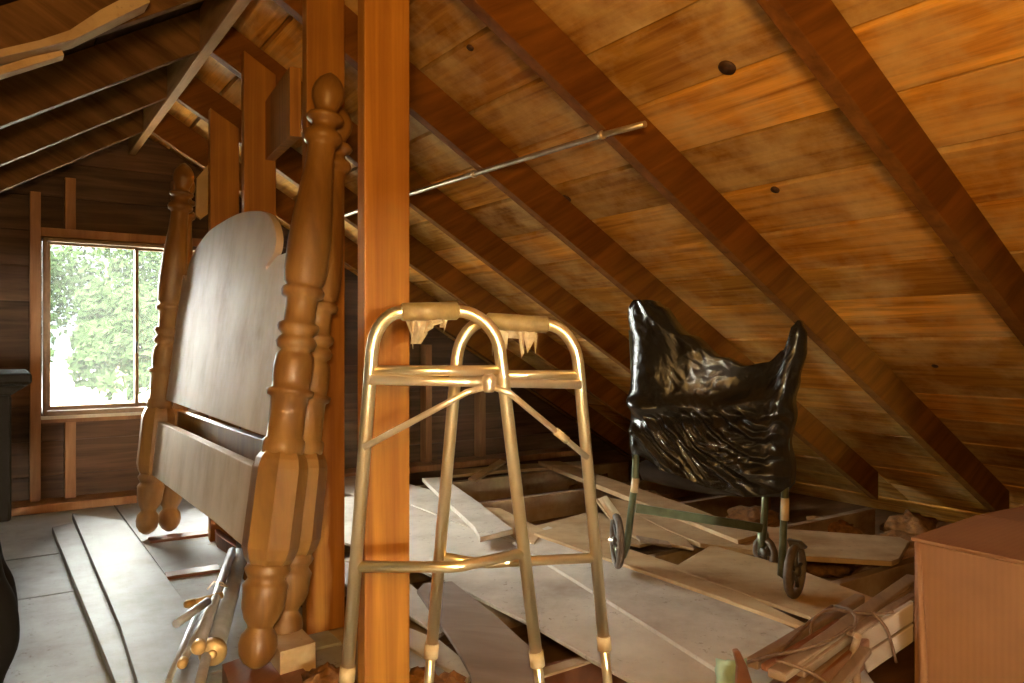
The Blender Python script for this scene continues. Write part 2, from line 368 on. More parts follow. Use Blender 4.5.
# studs of the window wall
def stud(x0, x1, z0, z1, lab):
    tag(MB().box(x0, x1, YB, 4.53, z0, z1).build('wall_stud', M['stud'], bevel=.002), lab, 'stud', 'wall studs')
stud(.141, .187, .045, 1.485 + .62 * .16, 'full-height reddish stud at the left side of the window')
stud(.291, .339, .045, .43, 'short cripple stud standing below the window sill')
stud(.291, .339, 1.41, 1.485 + .62 * .3, 'short cripple stud above the window header')
stud(.80, .846, 1.41, 1.72, 'cripple stud above the window hidden behind the bed post')
stud(.80, .846, .045, .43, 'cripple stud under the window behind the headboard')
stud(1.035, 1.08, .045, 1.58, 'full-height stud on the right side of the window')
stud(-.30, -.255, .045, 1.29, 'wall stud in shadow behind the black chest')
for x, lab in ((1.5, 'wall stud right of the posts in the dark back wall'), (1.92, 'wall stud behind the walker left handle'), (2.34, 'wall stud seen between the walker legs in the dark back wall'), (2.76, 'short stud near the eave in the dark back wall')):
    stud(x, x + .045, .045, zr(x + .05), lab)
tr = MB().box(.187, 1.035, YB + .0, 4.53, 1.365, 1.41); struct(tr.build('trim_1', M['stud'], bevel=.002))
tr = MB().box(.187, 1.035, YB, 4.53, .43, .462); struct(tr.build('trim_2', M['stud'], bevel=.002))
tr = MB().box(-2.3, 3.6, 4.355, 4.53, .002, .042); struct(tr.build('baseboard_back', M['stud'], bevel=.002))
# window
wf = MB()
x0, x1, z0, z1 = WX0 + .002, WX1 - .002, WZ0 - .008, WZ1 + .008
for a, b_, c, d in ((x0, x0 + .016, z0, z1), (x1 - .016, x1, z0, z1), (x0 + .016, x1 - .016, z0, z0 + .024), (x0 + .016, x1 - .016, z1 - .018, z1)):
    wf.box(a, b_, YB - .012, 4.57, c, d)
win = struct(wf.build('window_1', M['winframe'], bevel=.002))
sill = MB().box(x0 - .01, x1 + .01, YB - .03, YB + .0, .452, z0).build('window_sill', M['sillwhite'], win)
def sash(xa, xb, ya, name):
    s_ = MB(); za, zb = z0 + .025, z1 - .019
    for a, b_, c, d in ((xa, xa + .015, za, zb), (xb - .018, xb, za, zb), (xa + .015, xb - .018, za, za + .022), (xa + .015, xb - .018, zb - .012, zb)):
        s_.box(a, b_, ya, ya + .018, c, d)
    so_ = s_.build('window_sash', M['winframe'], win, bevel=.002)
    g = MB().box(xa + .012, xb - .014, ya + .007, ya + .010, za + .02, zb - .01).build('glass_pane', M['glass'], so_); return so_
sash(x0 + .017, .632, 4.475, 'l'); sash(.615, x1 - .017, 4.50, 'r')
MB().tube([(.62, 4.47, .78), (.62, 4.465, .84)], .006, 8).build('sash_latch', M['black'], win)

# ------------------------------------------------------------------ outside the window
g = MB(); g.box(-60, 80, -60, 140, -2.7, -2.5); o = struct(g.build('ground', M['yard']))
def tree(x, y, h, lab, seed):
    rnd = random.Random(seed); t = thing('tree', (x, y, -2.5), lab, 'tree', 'trees beyond the window')
    MB().tube([(x, y, -2.5), (x + .2, y, -2.5 + h * .3), (x - .1, y, -2.5 + h * .7)], [.35, .26, .1], 10).build('trunk', M['bark'], t)
    mb = MB()
    blobs = [(x + rnd.gauss(0, h * .17), y + rnd.gauss(0, h * .15), -2.5 + h * rnd.uniform(.14, .95), h * rnd.uniform(.12, .20)) for _ in range(16)]
    for bx, by, bz, br in blobs:
        for _ in range(330):
            d = V((rnd.gauss(0, 1), rnd.gauss(0, 1), rnd.gauss(0, 1))).normalized() * br * rnd.uniform(.6, 1.02)
            c = V((bx, by, bz)) + d; s_ = rnd.uniform(.14, .34)
            a = V((rnd.gauss(0, 1), rnd.gauss(0, 1), rnd.gauss(0, 1))).normalized(); b2 = a.orthogonal().normalized()
            mb.add([c - a * s_, c + b2 * s_ * .55, c + a * s_, c - b2 * s_ * .55], [[0, 1, 2, 3]])
    mb.build('foliage', M['leaf'], t)
tree(-2.5, 50, 11, 'leafy green tree at the left of the window view', 1)
tree(6.5, 60, 13, 'tall leafy tree in the middle of the window view', 2)
tree(15, 48, 11, 'leafy green tree seen through the right pane', 3)
tree(4.5, 38, 5.5, 'low green bushy tree in front of the taller ones', 4)
tree(25, 58, 12, 'leafy tree far right beyond the right pane', 5)

# ------------------------------------------------------------------ posts
def post(x0, x1, y0, y1, ztop, lab, cut=True):
    poly = [(x0, y0, 0), (x1, y0, 0), (x1, y0, ztop[1]), (x0, y0, ztop[0])]
    tag(MB().prism(poly, (0, y1 - y0, 0)).build('timber_post', M['post'], bevel=.003), lab, 'post', 'timber posts under the ridge')
post(.650, .757, 1.515, 1.555, (zr(.650) + .14, zr(.757) + .14), 'tall orange timber post right behind the walker, nearest post')
post(.735, .85, 2.125, 2.165, (zr(.735) + .13, zr(.85) + .13), 'orange timber post just left of the nearest post, behind the near bed posts')
post(.722, .834, 2.735, 2.775, (zr(.722) + .07, zr(.834) + .07), 'right one of the two joined posts behind the headboard, darker knots')
post(.745, .862, 3.345, 3.385, (zr(.745) + .04, zr(.862) + .04), 'left one of the two joined posts behind the headboard')
# blocking plank tied between two posts
mb = MB(); a = V((.733, 2.27, 1.46)); b_ = V((.80, 2.77, 1.49)); n = V((1, -.13, 0)).normalized() * .035
mb.prism([a, b_, b_ + V((0, 0, .21)), a + V((0, 0, .21))], n)
tag(mb.build('blocking_plank', M['post'], bevel=.002), 'short wide plank nailed high between two posts, left of the tall bed post', 'plank')
# bright wood scrap on the far post
p = [PY(a, b, 3.33) for a, b in ((197, 178), (208, 165), (208, 214), (201, 219), (196, 215))]
tag(MB().prism(p, (0, .02, 0)).build('wood_scrap', M['tan'], bevel=.001), 'small bright wood scrap beside the far bed finial', 'scrap')
# broken boards hanging at left slope
mb = MB()
pts = [(-12, 60), (45, 47), (75, 39), (105, 24), (150, 2), (146, -14), (100, 10), (70, 30), (40, 40), (-12, 52)]
mb.prism([PY(u, v, 2.06) for u, v in pts], (0, .09, .006))
tag(mb.build('broken_board', M['tan']), 'pale cracked board hanging along the nearest left rafter', 'board')
mb = MB().prism([PY(u, v, 2.12) for u, v in ((-12, 79), (64, 55), (62, 50), (30, 57), (-12, 70))], (0, .04, 0))
tag(mb.build('broken_board', M['tan']), 'short splintered strip ending in mid-air below the cracked board', 'board')

# ------------------------------------------------------------------ conduit under the rafters
rn = V((.584, 0, 1)).normalized(); ro = V((1, 0, zr(1) - .008))
pa = PPL(645, 124, ro, rn); pb = PPL(602, 135, ro, rn); pc = PPL(474, 174, ro, rn); pd_ = PPL(400, 197, ro, rn); pe = PPL(340, 217, ro, rn)
con = thing('conduit_pipe', pb, 'thin metal conduit pipe strapped beneath the right-slope rafters', 'pipe')
MB().tube([pa, pb, pc, pd_, pe, pe + (pe - pd_) * .6], .0085, 12).build('pipe', M['pipe'], con)
dd = (pc - pb).normalized()
for q in (pb, pc):
    MB().tube([q - dd * .006, q + dd * .006], .0125, 12).build('strap', M['chrome'], con)

# ------------------------------------------------------------------ bed ends
PROF = [(0, .012), (.008, .030), (.02, .042), (.035, .046), (.05, .042), (.06, .030), (.066, .032), (.075, .042), (.09, .050), (.115, .052), (.125, .055), (.13, .050), (.136, .044), (.142, .050), (.15, .056), (.157, .050), (.16, .05)]
PROF2 = [(.33, .05), (.345, .052), (.355, .052), (.36, .044), (.40, .045), (.425, .046), (.428, .056), (.437, .060), (.441, .046), (.452, .048), (.47, .05), (.495, .047), (.503, .036), (.508, .047), (.517, .052), (.524, .046), (.529, .038), (.536, .050), (.543, .053), (.548, .050), (.552, .039), (.575, .039), (.592, .040), (.595, .052), (.604, .055), (.609, .052), (.613, .042), (.62, .051), (.64, .055), (.69, .055), (.74, .050), (.79, .043), (.83, .037), (.86, .036), (.866, .038), (.870, .048), (.878, .052), (.886, .048), (.893, .034), (.899, .031), (.905, .034), (.909, .046), (.914, .051), (.919, .046), (.922, .031), (.93, .029), (.938, .034), (.95, .042), (.962, .044), (.975, .039), (.986, .029), (.994, .016), (1, .002)]
def bedpost(parent, p0, p1, nm='bed_post'):
    mb = MB(); mb.lathe(p0, p1, PROF, 28)
    mb.lathe(p0, p1, [(.158, .05), (.168, .060), (.185, .068), (.31, .068), (.325, .062), (.338, .05)], 8, fwd=(1, 0, 0))
    mb.lathe(p0, p1, PROF2, 28)
    return mb.build(nm, M['bed'], parent)
Bn = PZ(255, 668, .055); Tn = P(331, 73, 2.06)
Bf = PZ(146, 534, .02); Tf = PY(185, 163, Bf.y + .0)
hb = thing('headboard', Bn, 'tall wooden four-poster headboard with pale scroll-topped panel leaning on posts', 'headboard')
bedpost(hb, Bn, Tn); bedpost(hb, Bf, Tf)
print('Bn', Bn, 'Tn', Tn, 'Bf', Bf, 'Tf', Tf)
mid0 = (Bn + Bf) / 2; midT = (Tn + Tf) / 2
nrm = (Bf - Bn).cross(midT - mid0).normalized()
if nrm.x > 0: nrm = -nrm
def clampoly(px, off): return [PPL(u, v, mid0 + nrm * off, nrm) for u, v in px]
def smooth_poly(pts, k=4):
    out = []; n = len(pts)
    for i in range(n):
        p0, p1, p2, p3 = [V((*pts[(i + j) % n], 0)) for j in (-1, 0, 1, 2)]
        if (p2 - p1).length < 6: out.append((p1.x, p1.y)); continue
        for j in range(k):
            t = j / k
            q = .5 * ((2 * p1) + (-p0 + p2) * t + (2 * p0 - 5 * p1 + 4 * p2 - p3) * t * t + (-p0 + 3 * p1 - 3 * p2 + p3) * t ** 3)
            out.append((q.x, q.y))
    return out
outl = [(174, 290), (178, 279), (183, 275), (186, 281), (188, 267), (195, 250), (208, 232), (222, 222), (237, 214), (250, 211), (264, 212), (272, 220), (276, 236), (274, 252), (266, 266), (266, 270), (272, 262), (279, 255), (292, 252)]
outl = smooth_poly(outl)[:-4] + [(300, 252)]
pan = MB().prism(clampoly(outl + [(288, 320), (268, 437), (259, 434), (161, 398), (166, 350)], .0), nrm * -.022)
pan.build('panel', M['panel'], hb, bevel=.002)
rl = MB().prism(clampoly([(157, 421), (258, 469), (250, 552), (236, 541), (213, 521), (152, 475)], .022), nrm * -.04)
rl.build('bottom_rail', M['panel'], hb, bevel=.003)
mb = MB().prism(clampoly([(205, 428), (206, 426), (226, 446), (225, 448)], .024), nrm * -.001)
# footboard behind it
off = V((.105, .085, 0))
Bn2 = V((Bn.x + .095, Bn.y + .09, .055)); Tn2 = V((Tn.x + .058, Tn.y + .092, Tn.z - .055))
Bf2 = PZ(169, 531, .012); Tf2 = V((Tf.x + .025, Tf.y + .115, Tf.z - .02))
fb = thing('footboard', Bn2, 'matching wooden footboard with turned posts stacked right behind the headboard', 'footboard')
bedpost(fb, Bn2, Tn2); bedpost(fb, Bf2, Tf2)
fr = MB()
q0, q1 = Bn2.lerp(Tn2, .335), Bf2.lerp(Tf2, .33); r0_, r1_ = Bn2.lerp(Tn2, .20), Bf2.lerp(Tf2, .20)
fr.prism([q0, q1, r1_, r0_], V((.028, 0, 0))); fr.build('bottom_rail', M['bed'], fb, bevel=.003)

# ------------------------------------------------------------------ walker
def arc(a, b, c, n=8):           # quarter-ellipse from a to c with corner b
    out = []
    for i in range(n + 1):
        t = i / n * math.pi / 2
        out.append(b + (a - b) * (1 - math.sin(t)) + (c - b) * (1 - math.cos(t)))
    return out
R1 = .0125
wk = thing('walker', PZ(470, 760, 0), 'folding aluminium walking frame with taped hand grips, in the foreground', 'walker')
def frame(lt, lb, rt, rb, dt, db, topv, grip, low, dl):
    # lt/rt: pixels where arch meets legs; lb/rb: pixels low on the legs
    L_top = P(*lt, dt[0]); R_top = P(*rt, dt[1]); Lb = P(*lb, db[0]); Rb = P(*rb, db[1])
    g0 = P(grip[0], topv[0], dt[0]); g1 = P(grip[1], topv[1], dt[1])
    cL = P(lt[0] + 3, topv[0] + 1, dt[0]); cR = P(rt[0] - 4, topv[1] + 1, dt[1])
    dl0 = (Lb - L_top); Lg = L_top + dl0 * ((L_top.z - .02) / -dl0.z)
    dr0 = (Rb - R_top); Rg = R_top + dr0 * ((R_top.z - .02) / -dr0.z)
    Lc = L_top + dl0 * ((L_top.z - .205) / -dl0.z); Rc = R_top + dr0 * ((R_top.z - .205) / -dr0.z)
    path = [Lc] + arc(L_top, cL, g0) + arc(g1, cR, R_top) + [Rc]
    MB().tube(path, R1, 16).build('side_frame', M['alu'], wk)
    for g_, c_ in ((Lg, Lc), (Rg, Rc)):
        dn = (g_ - c_).normalized()
        lg = MB().tube([c_ - dn * .02, g_ - dn * .01], R1 * .82, 14).build('leg', M['alu'], wk)
        MB().tube([c_ - dn * .012, c_ + dn * .018], R1 * 1.22, 16).build('collar', M['plug'], lg)
        MB().lathe(g_ - dn * .03, g_ + dn * .02, [(0, .013), (.1, .016), (.7, .017), (.8, .021), (1, .021)], 18).build('rubber_foot', M['rubber'], lg)
    gd = (g1 - g0)
    MB().tube([g0 + gd * t for t in (0, .03, .5, .97, 1)], [.014, .0175, .018, .0175, .014], 16).build('hand_grip', M['grip'], wk)
    # torn tape hanging below the grip
    mb = MB(); n = 13; rnd = random.Random(int(lt[0])); base = []; tip = []
    for i in range(n):
        t = .08 + .74 * i / (n - 1); b0 = g0 + gd * t - V((0, 0, .012))
        base.append(b0 + FW * rnd.uniform(-.006, .006)); tip.append(b0 + FW * rnd.uniform(-.035, .03) + gd * rnd.uniform(-.12, .12) - V((0, 0, rnd.choice((.012, .03, .05, .06, .02)))))
    vs = base + tip; mb.add(vs, [[i, i + 1, n + i + 1, n + i] for i in range(n - 1)]); tp = mb.build('torn_tape', M['tape'], wk)
    sm_ = tp.modifiers.new('s', 'SOLIDIFY'); sm_.thickness = .001
    return L_top, R_top, Lg, Rg
A = frame((372, 350), (348, 665), (500, 352), (537, 660), (1.46, 1.50), (1.46, 1.53), (312, 311), (401, 458), None, 0)
B = frame((457, 358), (430, 667), (578, 362), (604, 643), (1.58, 1.60), (1.57, 1.61), (321, 325), (486, 548), None, 0)
def at(a, b, z): return a + (b - a) * ((a.z - z) / (a.z - b.z))
def cross(name, a, b, r=R1 * .9, mid=None, mat='alu'):
    pts = [a] + (mid or []) + [b]; MB().tube(pts, r, 14).build(name, M[mat], wk)
# upper rails of each side frame
def legpt(fr_, side, u, v):
    a, b = (fr_[0], fr_[2]) if side == 0 else (fr_[1], fr_[3])
    r = ray(u, v); z = a.z
    best = None
    for i in range(200):
        t = i / 199; p = a + (b - a) * t; q = p - CAM; d = q.dot(FW); vv = 341.5 - q.z / d * F
        if vv >= v: return p
    return b
cross('side_rail', legpt(A, 0, 0, 369), legpt(A, 1, 0, 370), .0105)
cross('side_rail', legpt(B, 0, 0, 374), legpt(B, 1, 0, 374), .0105)
# front bar, hinge and diagonal braces, on the camera side of the legs
fl, frr = legpt(A, 0, 0, 378), legpt(B, 1, 0, 383); ofs = -FW * .0
cross('front_bar', fl - FW * .012, frr - FW * .012, .0095, mat='chrome')
hm = P(489, 381, 1.485)
MB().lathe(hm + V((0, 0, .014)), hm - V((0, 0, .022)), [(0, .008), (.2, .014), (.8, .014), (1, .009)], 14).build('centre_hinge', M['chrome'], wk)
for e, q in (((372, 446), legpt(A, 0, 0, 446)), ((577, 455), legpt(B, 1, 0, 455))):
    s_ = -1 if e[0] < 480 else 1
    a0 = hm + RT * .008 * s_ - V((0, 0, .012)); c0 = hm + RT * .03 * s_ - V((0, 0, .015))
    dr = MB().tube([a0, c0.lerp(q - FW * .016, .06), (q - FW * .016)], .0062, 12).build('diagonal_brace', M['chrome'], wk)
    if s_ > 0:
        t0, t1 = c0.lerp(q - FW * .016, .60), c0.lerp(q - FW * .016, .74)
        MB().tube([t0, t1], .0082, 12).build('tape_band', M['tape'], dr)
# lower cross rails with a bend
a, b_ = legpt(A, 0, 0, 566), legpt(A, 1, 0, 552); cross('lower_rail', a, b_, .0105, [P(450, 567, 1.44), P(462, 566, 1.442)])
a, b_ = legpt(B, 0, 0, 555), legpt(B, 1, 0, 556); cross('lower_rail', a, b_, .0105, [P(472, 562, 1.60), P(486, 563, 1.60)])
for fr_, vs_ in ((A, (341, 440)), (B, (352, 430, 470))):
    for side in (0, 1):
        for v_ in vs_[:1]:
            p = legpt(fr_, side, 0, v_); MB().tube([p - FW * .017, p + FW * .017], .0035, 8).build('rivet', M['chrome'], wk)

# ------------------------------------------------------------------ scattered boards on the floor
def plank(px, z, th, mat, lab, name='loose_board', cat='board', tilt=None):
    pts = [PZ(u, v, z if tilt is None else tilt(u, v)) for u, v in px]
    return tag(MB().prism(pts, (0, 0, -th)).build(name, M[mat], bevel=.002), lab, cat, 'loose boards on the attic floor')
plank([(72, 513), (125, 521), (188, 605), (213, 640), (200, 700), (141, 700), (138, 683), (120, 625)], .052, .03, 'grey', 'widest grey plank lying on the plywood left of the headboard')
plank([(52, 527), (73, 522), (98, 575), (150, 683), (158, 700), (122, 700), (116, 683), (99, 641)], .03, .028, 'grey', 'narrow grey plank half under the widest one, left side')
# big white sheets in the middle
plank([(338, 497), (402, 493), (450, 511), (520, 545), (700, 655), (860, 760), (700, 760), (637, 683), (594, 660), (538, 627), (444, 580), (400, 560), (338, 540)], .018, .012, 'white', 'largest dusty white sheet running from the posts to under the walker legs')
plank([(338, 470), (410, 484), (470, 500), (517, 541), (480, 531), (400, 500), (338, 492)], .024, .012, 'white', 'dusty white sheet just behind the largest one, beside the near post')
plank([(512, 541), (548, 526), (640, 560), (720, 592), (860, 662), (900, 720), (860, 760), (640, 620)], .031, .012, 'white', 'pale sheet beneath the wheelchair front left wheel')
plank([(338, 560), (400, 575), (430, 600), (448, 628), (440, 634), (400, 610), (338, 580)], .012, .012, 'white', 'pale board end just right of the near post, below the largest sheet')
plank([(417, 590), (424, 583), (452, 581), (492, 612), (534, 650), (560, 720), (480, 720), (470, 672), (455, 645)], .047, .012, 'greybrown', 'grey-brown tongue-shaped board between the walker left legs')
plank([(398, 623), (440, 640), (474, 668), (468, 678), (430, 660), (398, 640)], .006, .02, 'white', 'narrow pale strip beside the near post, under the grey-brown board')
plank([(540, 665), (592, 652), (640, 683), (640, 720), (540, 720)], -.02, .02, 'redwood', 'reddish board end in the gap at the bottom of the frame')
plank([(422, 478), (443, 477), (480, 503), (513, 529), (480, 537), (474, 526)], .062, .022, 'white', 'pale diagonal board with a white broken edge, left of the walker middle leg')
plank([(484, 507), (500, 508), (545, 530), (534, 543), (519, 540)], .036, .015, 'tan', 'small pale board piece behind the walker middle leg')
plank([(534, 533), (560, 526), (700, 572), (840, 640), (700, 590)], .045, .012, 'tan', 'tan board strip along the back edge of the pale sheet under the wheelchair')
plank([(530, 527), (588, 512), (660, 518), (700, 530), (640, 545), (560, 531)], .02, .012, 'tan', 'tan board lying across the joists behind the walker right leg')
plank([(595, 499), (604, 497), (656, 505), (694, 548), (640, 538), (617, 527)], .05, .012, 'tan', 'tan board with a bright left edge beneath the wheelchair seat')
plank([(538, 461), (560, 461), (690, 506), (760, 534), (738, 540), (672, 514)], .068, .025, 'tan', 'long diagonal plank behind the walker right leg reaching the wheelchair')
plank([(640, 516), (700, 519), (790, 529), (900, 537), (909, 541), (899, 558), (892, 561), (790, 555), (700, 543), (668, 530)], .052, .02, 'tan', 'long rounded-end board behind the right wheels of the wheelchair')
plank([(672, 568), (711, 545), (790, 566), (880, 600), (830, 640), (809, 616), (740, 592)], .046, .012, 'tan', 'tan board with a corner pointing at the wheelchair right wheel')
plank([(448, 470), (505, 465), (585, 461), (585, 465), (505, 470), (450, 475)], .012, .02, 'tan', 'thin stick lying along the foot of the dark back wall', 'stick', 'stick')
plank([(468, 478), (500, 459), (506, 461), (476, 480)], .045, .015, 'tan', 'short stick crossing the thin one by the back wall', 'stick', 'stick')
plank([(480, 486), (493, 484), (494, 488), (482, 490)], -.125, .02, 'white', 'tiny wood chip in the gap between the far joists', 'wood_chip', 'chip')
plank([(492, 489), (504, 488), (505, 491), (493, 492)], -.125, .02, 'white', 'second tiny wood chip beside the other in the far gap', 'wood_chip', 'chip')
plank([(148, 537), (211, 529), (212, 533), (150, 541)], .012, .012, 'redwood', 'thin dark strip on the floor behind the far bed feet', 'stick', 'stick')
plank([(165, 572), (219, 564), (220, 569), (166, 577)], .012, .012, 'redwood', 'brown wood strip on the floor under the bed rail', 'stick', 'stick')
plank([(213, 524), (236, 541), (236, 547), (217, 535)], .05, .05, 'redwood', 'small reddish block on the floor beneath the bed rail', 'wood_block', 'block')
plank([(636, 535), (668, 541), (672, 545), (640, 540)], .054, .012, 'slat', 'short splintered stick lying under the wheelchair', 'stick', 'stick')
plank([(284, 560), (312, 556), (312, 572), (284, 582)], .03, .02, 'grey', 'pale board edge just visible between the bed post and the timber post')
# blocks under the near bed foot
plank([(262, 628), (280, 607), (316, 642), (280, 652)], .10, .10, 'tan', 'square wooden block beside the near bed foot', 'wood_block', 'block')
plank([(222, 664), (262, 650), (300, 700), (240, 715)], .052, .05, 'redwood', 'orange plank end under the near bed foot', 'wood_block', 'block')
plank([(266, 658), (292, 654), (330, 700), (300, 715)], .045, .04, 'redwood', 'orange board end right of the near bed foot', 'wood_block', 'block')

# insulation tufts
def lump(c, r, lab, seed, sq=.6):
    mb = MB(); nu, nv = 20, 12; vs = []
    for i in range(nv + 1):
        for j in range(nu):
            th = math.pi * i / nv; ph = 2 * math.pi * j / nu
            d = V((math.sin(th) * math.cos(ph), math.sin(th) * math.sin(ph), math.cos(th) * sq))
            k = r * (1 + .5 * noise.noise(d * 3 + V((seed, 0, 0))) + .25 * noise.noise(d * 8 + V((0, seed, 0))))
            vs.append(c + d * k)
    mb.add(vs, [[i * nu + j, i * nu + (j + 1) % nu, (i + 1) * nu + (j + 1) % nu, (i + 1) * nu + j] for i in range(nv) for j in range(nu)], True)
    tag(mb.build('insulation_tuft', M['insul']), lab, 'insulation', 'tufts of insulation')
lump(PZ(328, 684, .04), .06, 'brown insulation tuft at the foot of the posts', 1)
lump(PZ(415, 694, .04), .07, 'tan insulation tuft right of the near post foot', 2)
lump(PZ(395, 705, .03), .07, 'insulation tuft in front of the near post foot', 5)
lump(PZ(448, 690, .03), .05, 'small insulation tuft beneath the grey-brown board', 3)
lump(PZ(912, 530, -.08), .12, 'brown insulation tuft by the eave behind the cardboard box', 4)

for k, (x, y, r_) in enumerate(((3.25, 2.55, .15), (3.35, 1.85, .14), (3.1, 3.1, .15), (3.4, 2.2, .13), (2.6, 1.25, .13), (3.2, 3.75, .16), (2.9, 1.9, .10))):
    lump(V((x, y, -.10)), r_, ['brown insulation heap under the eave behind the wheelchair', 'brown insulation heap at the eave above the long rounded board', 'insulation heap in the far eave corner left of the wheelchair bag',
         'insulation heap between the two nearest eave heaps', 'insulation heap in the joist bay right of the wheelchair wheel', 'farthest insulation heap next to the back wall', 'small insulation heap behind the wheelchair right legs'][k], 11 + k, .5)

# ------------------------------------------------------------------ tubes on the left floor
tb = thing('roller_shade', PZ(215, 668, .03), 'long grey roller shade case with a tan oval end cap', 'shade')
a, b_ = P(237, 558, 2.78), P(212, 650, 1.93)
a = PZ(239, 556, .11); b_ = PZ(213, 651, .075)
MB().tube([a, b_], .028, 20).build('case', M['tube_grey'], tb)
d_ = (b_ - a).normalized()
ec = MB().lathe(b_ - d_ * .005, b_ + d_ * .02, [(0, .033), (.6, .034), (1, .027)], 24); ec.build('end_cap', M['brass'], tb)
MB().lathe(b_ + d_ * .018, b_ + d_ * .028, [(0, .012), (.7, .011), (1, .006)], 16).build('knob', M['brass'], tb)
def rod(pa_, za, pb_, zb, r, mat, lab, capmat=None):
    a = PZ(*pa_, za); b = PZ(*pb_, zb); t = thing('metal_tube', b, lab, 'tube', 'loose tubes beside the headboard')
    MB().tube([a, b], r, 14).build('tube', M[mat], t); d = (b - a).normalized()
    if capmat: MB().lathe(b - d * .006, b + d * .02, [(0, r * 1.2), (.7, r * 1.25), (1, r * .8)], 14).build('end_cap', M[capmat], t)
rod((232, 551), .14, (199, 646), .15, .013, 'tube_grey', 'long grey tube lying on the roller shade, brass cap at its near end', 'brass')
rod((208, 601), .17, (176, 624), .16, .010, 'tube_grey', 'short grey tube pointing left with an open cut end')
rod((222, 595), .15, (192, 603), .15, .009, 'brass', 'short brass tube behind the cut grey one', 'brass')
rod((216, 594), .12, (183, 662), .12, .009, 'tube_grey', 'thin grey tube left of the capped long tube', 'brass')
rod((200, 606), .09, (168, 682), .07, .008, 'tube_grey', 'thinnest grey tube lying closest to the wide plank')
rod((222, 590), .07, (196, 700), .07, .012, 'pipe', 'tube lowest in the heap, next to the roller shade')
# wire clips
a = PZ(215, 588, .17)
tag(MB().tube([a + V((-.02, 0, 0)), a + V((0, .01, .015)), a + V((.02, 0, .01)), a + V((.03, -.01, 0)), a + V((.01, -.02, .012))], .0022, 6).build('wire_clip', M['chrome']), 'twisted wire clip around the long grey tube', 'wire')

# ------------------------------------------------------------------ dark chest on cabriole legs, left edge
ch = PZ(-10, 676, 0)
dc = thing('chest', (ch.x - .2, 1.9, 0), 'near-black wooden chest on curved legs at the left edge', 'chest')
X1 = .062; Y0, Y1 = 1.84, 2.14; X0 = -.75
MB().box(X0 + .04, X1 - .035, Y0 + .03, Y1 - .04, .47, .730).build('body', M['dresser'], dc, bevel=.006)
MB().box(X0, X1, Y0, Y1, .752, .775).build('top', M['dresser'], dc, bevel=.006)
MB().prism([(X0 + .04, Y0 + .02, .730), (X1 - .035, Y0 + .02, .730), (X1 - .005, Y0 + .02, .751), (X0, Y0 + .02, .751)], (0, Y1 - Y0 - .04, 0)).build('moulding', M['dresser'], dc, bevel=.003)
for lx, sx in ((X1 - .062, 1), (X0 + .09, -1)):
    for ly, sy in ((Y1 - .09, 1), (Y0 + .06, -1)):
        pts = [(-.035, .48), (-.02, .36), (-.005, .29), (.0, .22), (-.015, .14), (-.025, .08), (-.01, .03), (.0, .0)]
        rs = [.03, .034, .042, .042, .03, .022, .028, .034]
        q_ = [V((lx + sx * o_, ly + sy * o_ * .3, z)) for o_, z in pts]; qq = []; rr = []
        for i in range(len(q_) - 1):
            a_, b2, c2_, d2 = q_[max(i - 1, 0)], q_[i], q_[i + 1], q_[min(i + 2, len(q_) - 1)]
            for k in range(5):
                t = k / 5; qq.append(.5 * ((2 * b2) + (-a_ + c2_) * t + (2 * a_ - 5 * b2 + 4 * c2_ - d2) * t * t + (-a_ + 3 * b2 - 3 * c2_ + d2) * t ** 3)); rr.append(rs[i] + (rs[i + 1] - rs[i]) * (t * t * (3 - 2 * t)))
        qq.append(q_[-1]); rr.append(rs[-1])
        MB().tube(qq, rr, 24).build('leg', M['dresser'], dc)

# ------------------------------------------------------------------ wheelchair and the bag over it
wl = PZ(617, 568, .046); wr = PZ(795, 597, .047)
e1 = (wr - wl); e1.z = 0; e1.normalize(); e2 = V((-e1.y, e1.x, 0))
if e2.dot(FW) < 0: e2 = -e2
wc = thing('wheelchair', (wl + wr) / 2, 'folding transport wheelchair with small wheels under a black plastic bag', 'wheelchair')
dL, dR = (wl - CAM).dot(FW), (wr - CAM).dot(FW)
def D(u): return dL + (dR - dL) * (u - 617) / (795 - 617)
def wheel(u, v, r, d, turn, name='wheel'):
    c = P(u, v, d); vd = c - CAM; vd.z = 0; vd.normalize(); ax = V((vd.y, -vd.x, 0)) * math.cos(turn) + vd * math.sin(turn); x = ax.orthogonal().normalized(); y = ax.cross(x)
    mb = MB(); n = 28; pts = [c + (x * math.cos(2 * math.pi * k / n) + y * math.sin(2 * math.pi * k / n)) * (r - .012) for k in range(n)]
    # tyre torus
    vs = []; m = 10
    for k in range(n):
        rd = (pts[k] - c).normalized()
        for j in range(m):
            q = 2 * math.pi * j / m; vs.append(pts[k] + rd * math.cos(q) * .012 + ax * math.sin(q) * .013)
    mb.add(vs, [[k * m + j, k * m + (j + 1) % m, ((k + 1) % n) * m + (j + 1) % m, ((k + 1) % n) * m + j] for k in range(n) for j in range(m)], True)
    wo = mb.build(name, M['rubber'], wc)
    h = MB().lathe(c - ax * .016, c + ax * .016, [(0, .012), (.1, .016), (.9, .016), (1, .012)], 14)
    for k in range(5):
        q = 2 * math.pi * k / 5; h.tube([c, c + (x * math.cos(q) + y * math.sin(q)) * (r - .02)], .006, 6)
    h.build('hub', M['hub'], wo); return c
cl = wheel(617, 541, .095, dL, .16)
cr = wheel(795, 571, .084, dR, -.30)
cm = wheel(765, 552, .058, dR + .42, .75)
def T(pts, r, nm, mat='green', parent=None): return MB().tube(pts, r, 12).build(nm, M[mat], parent or wc)
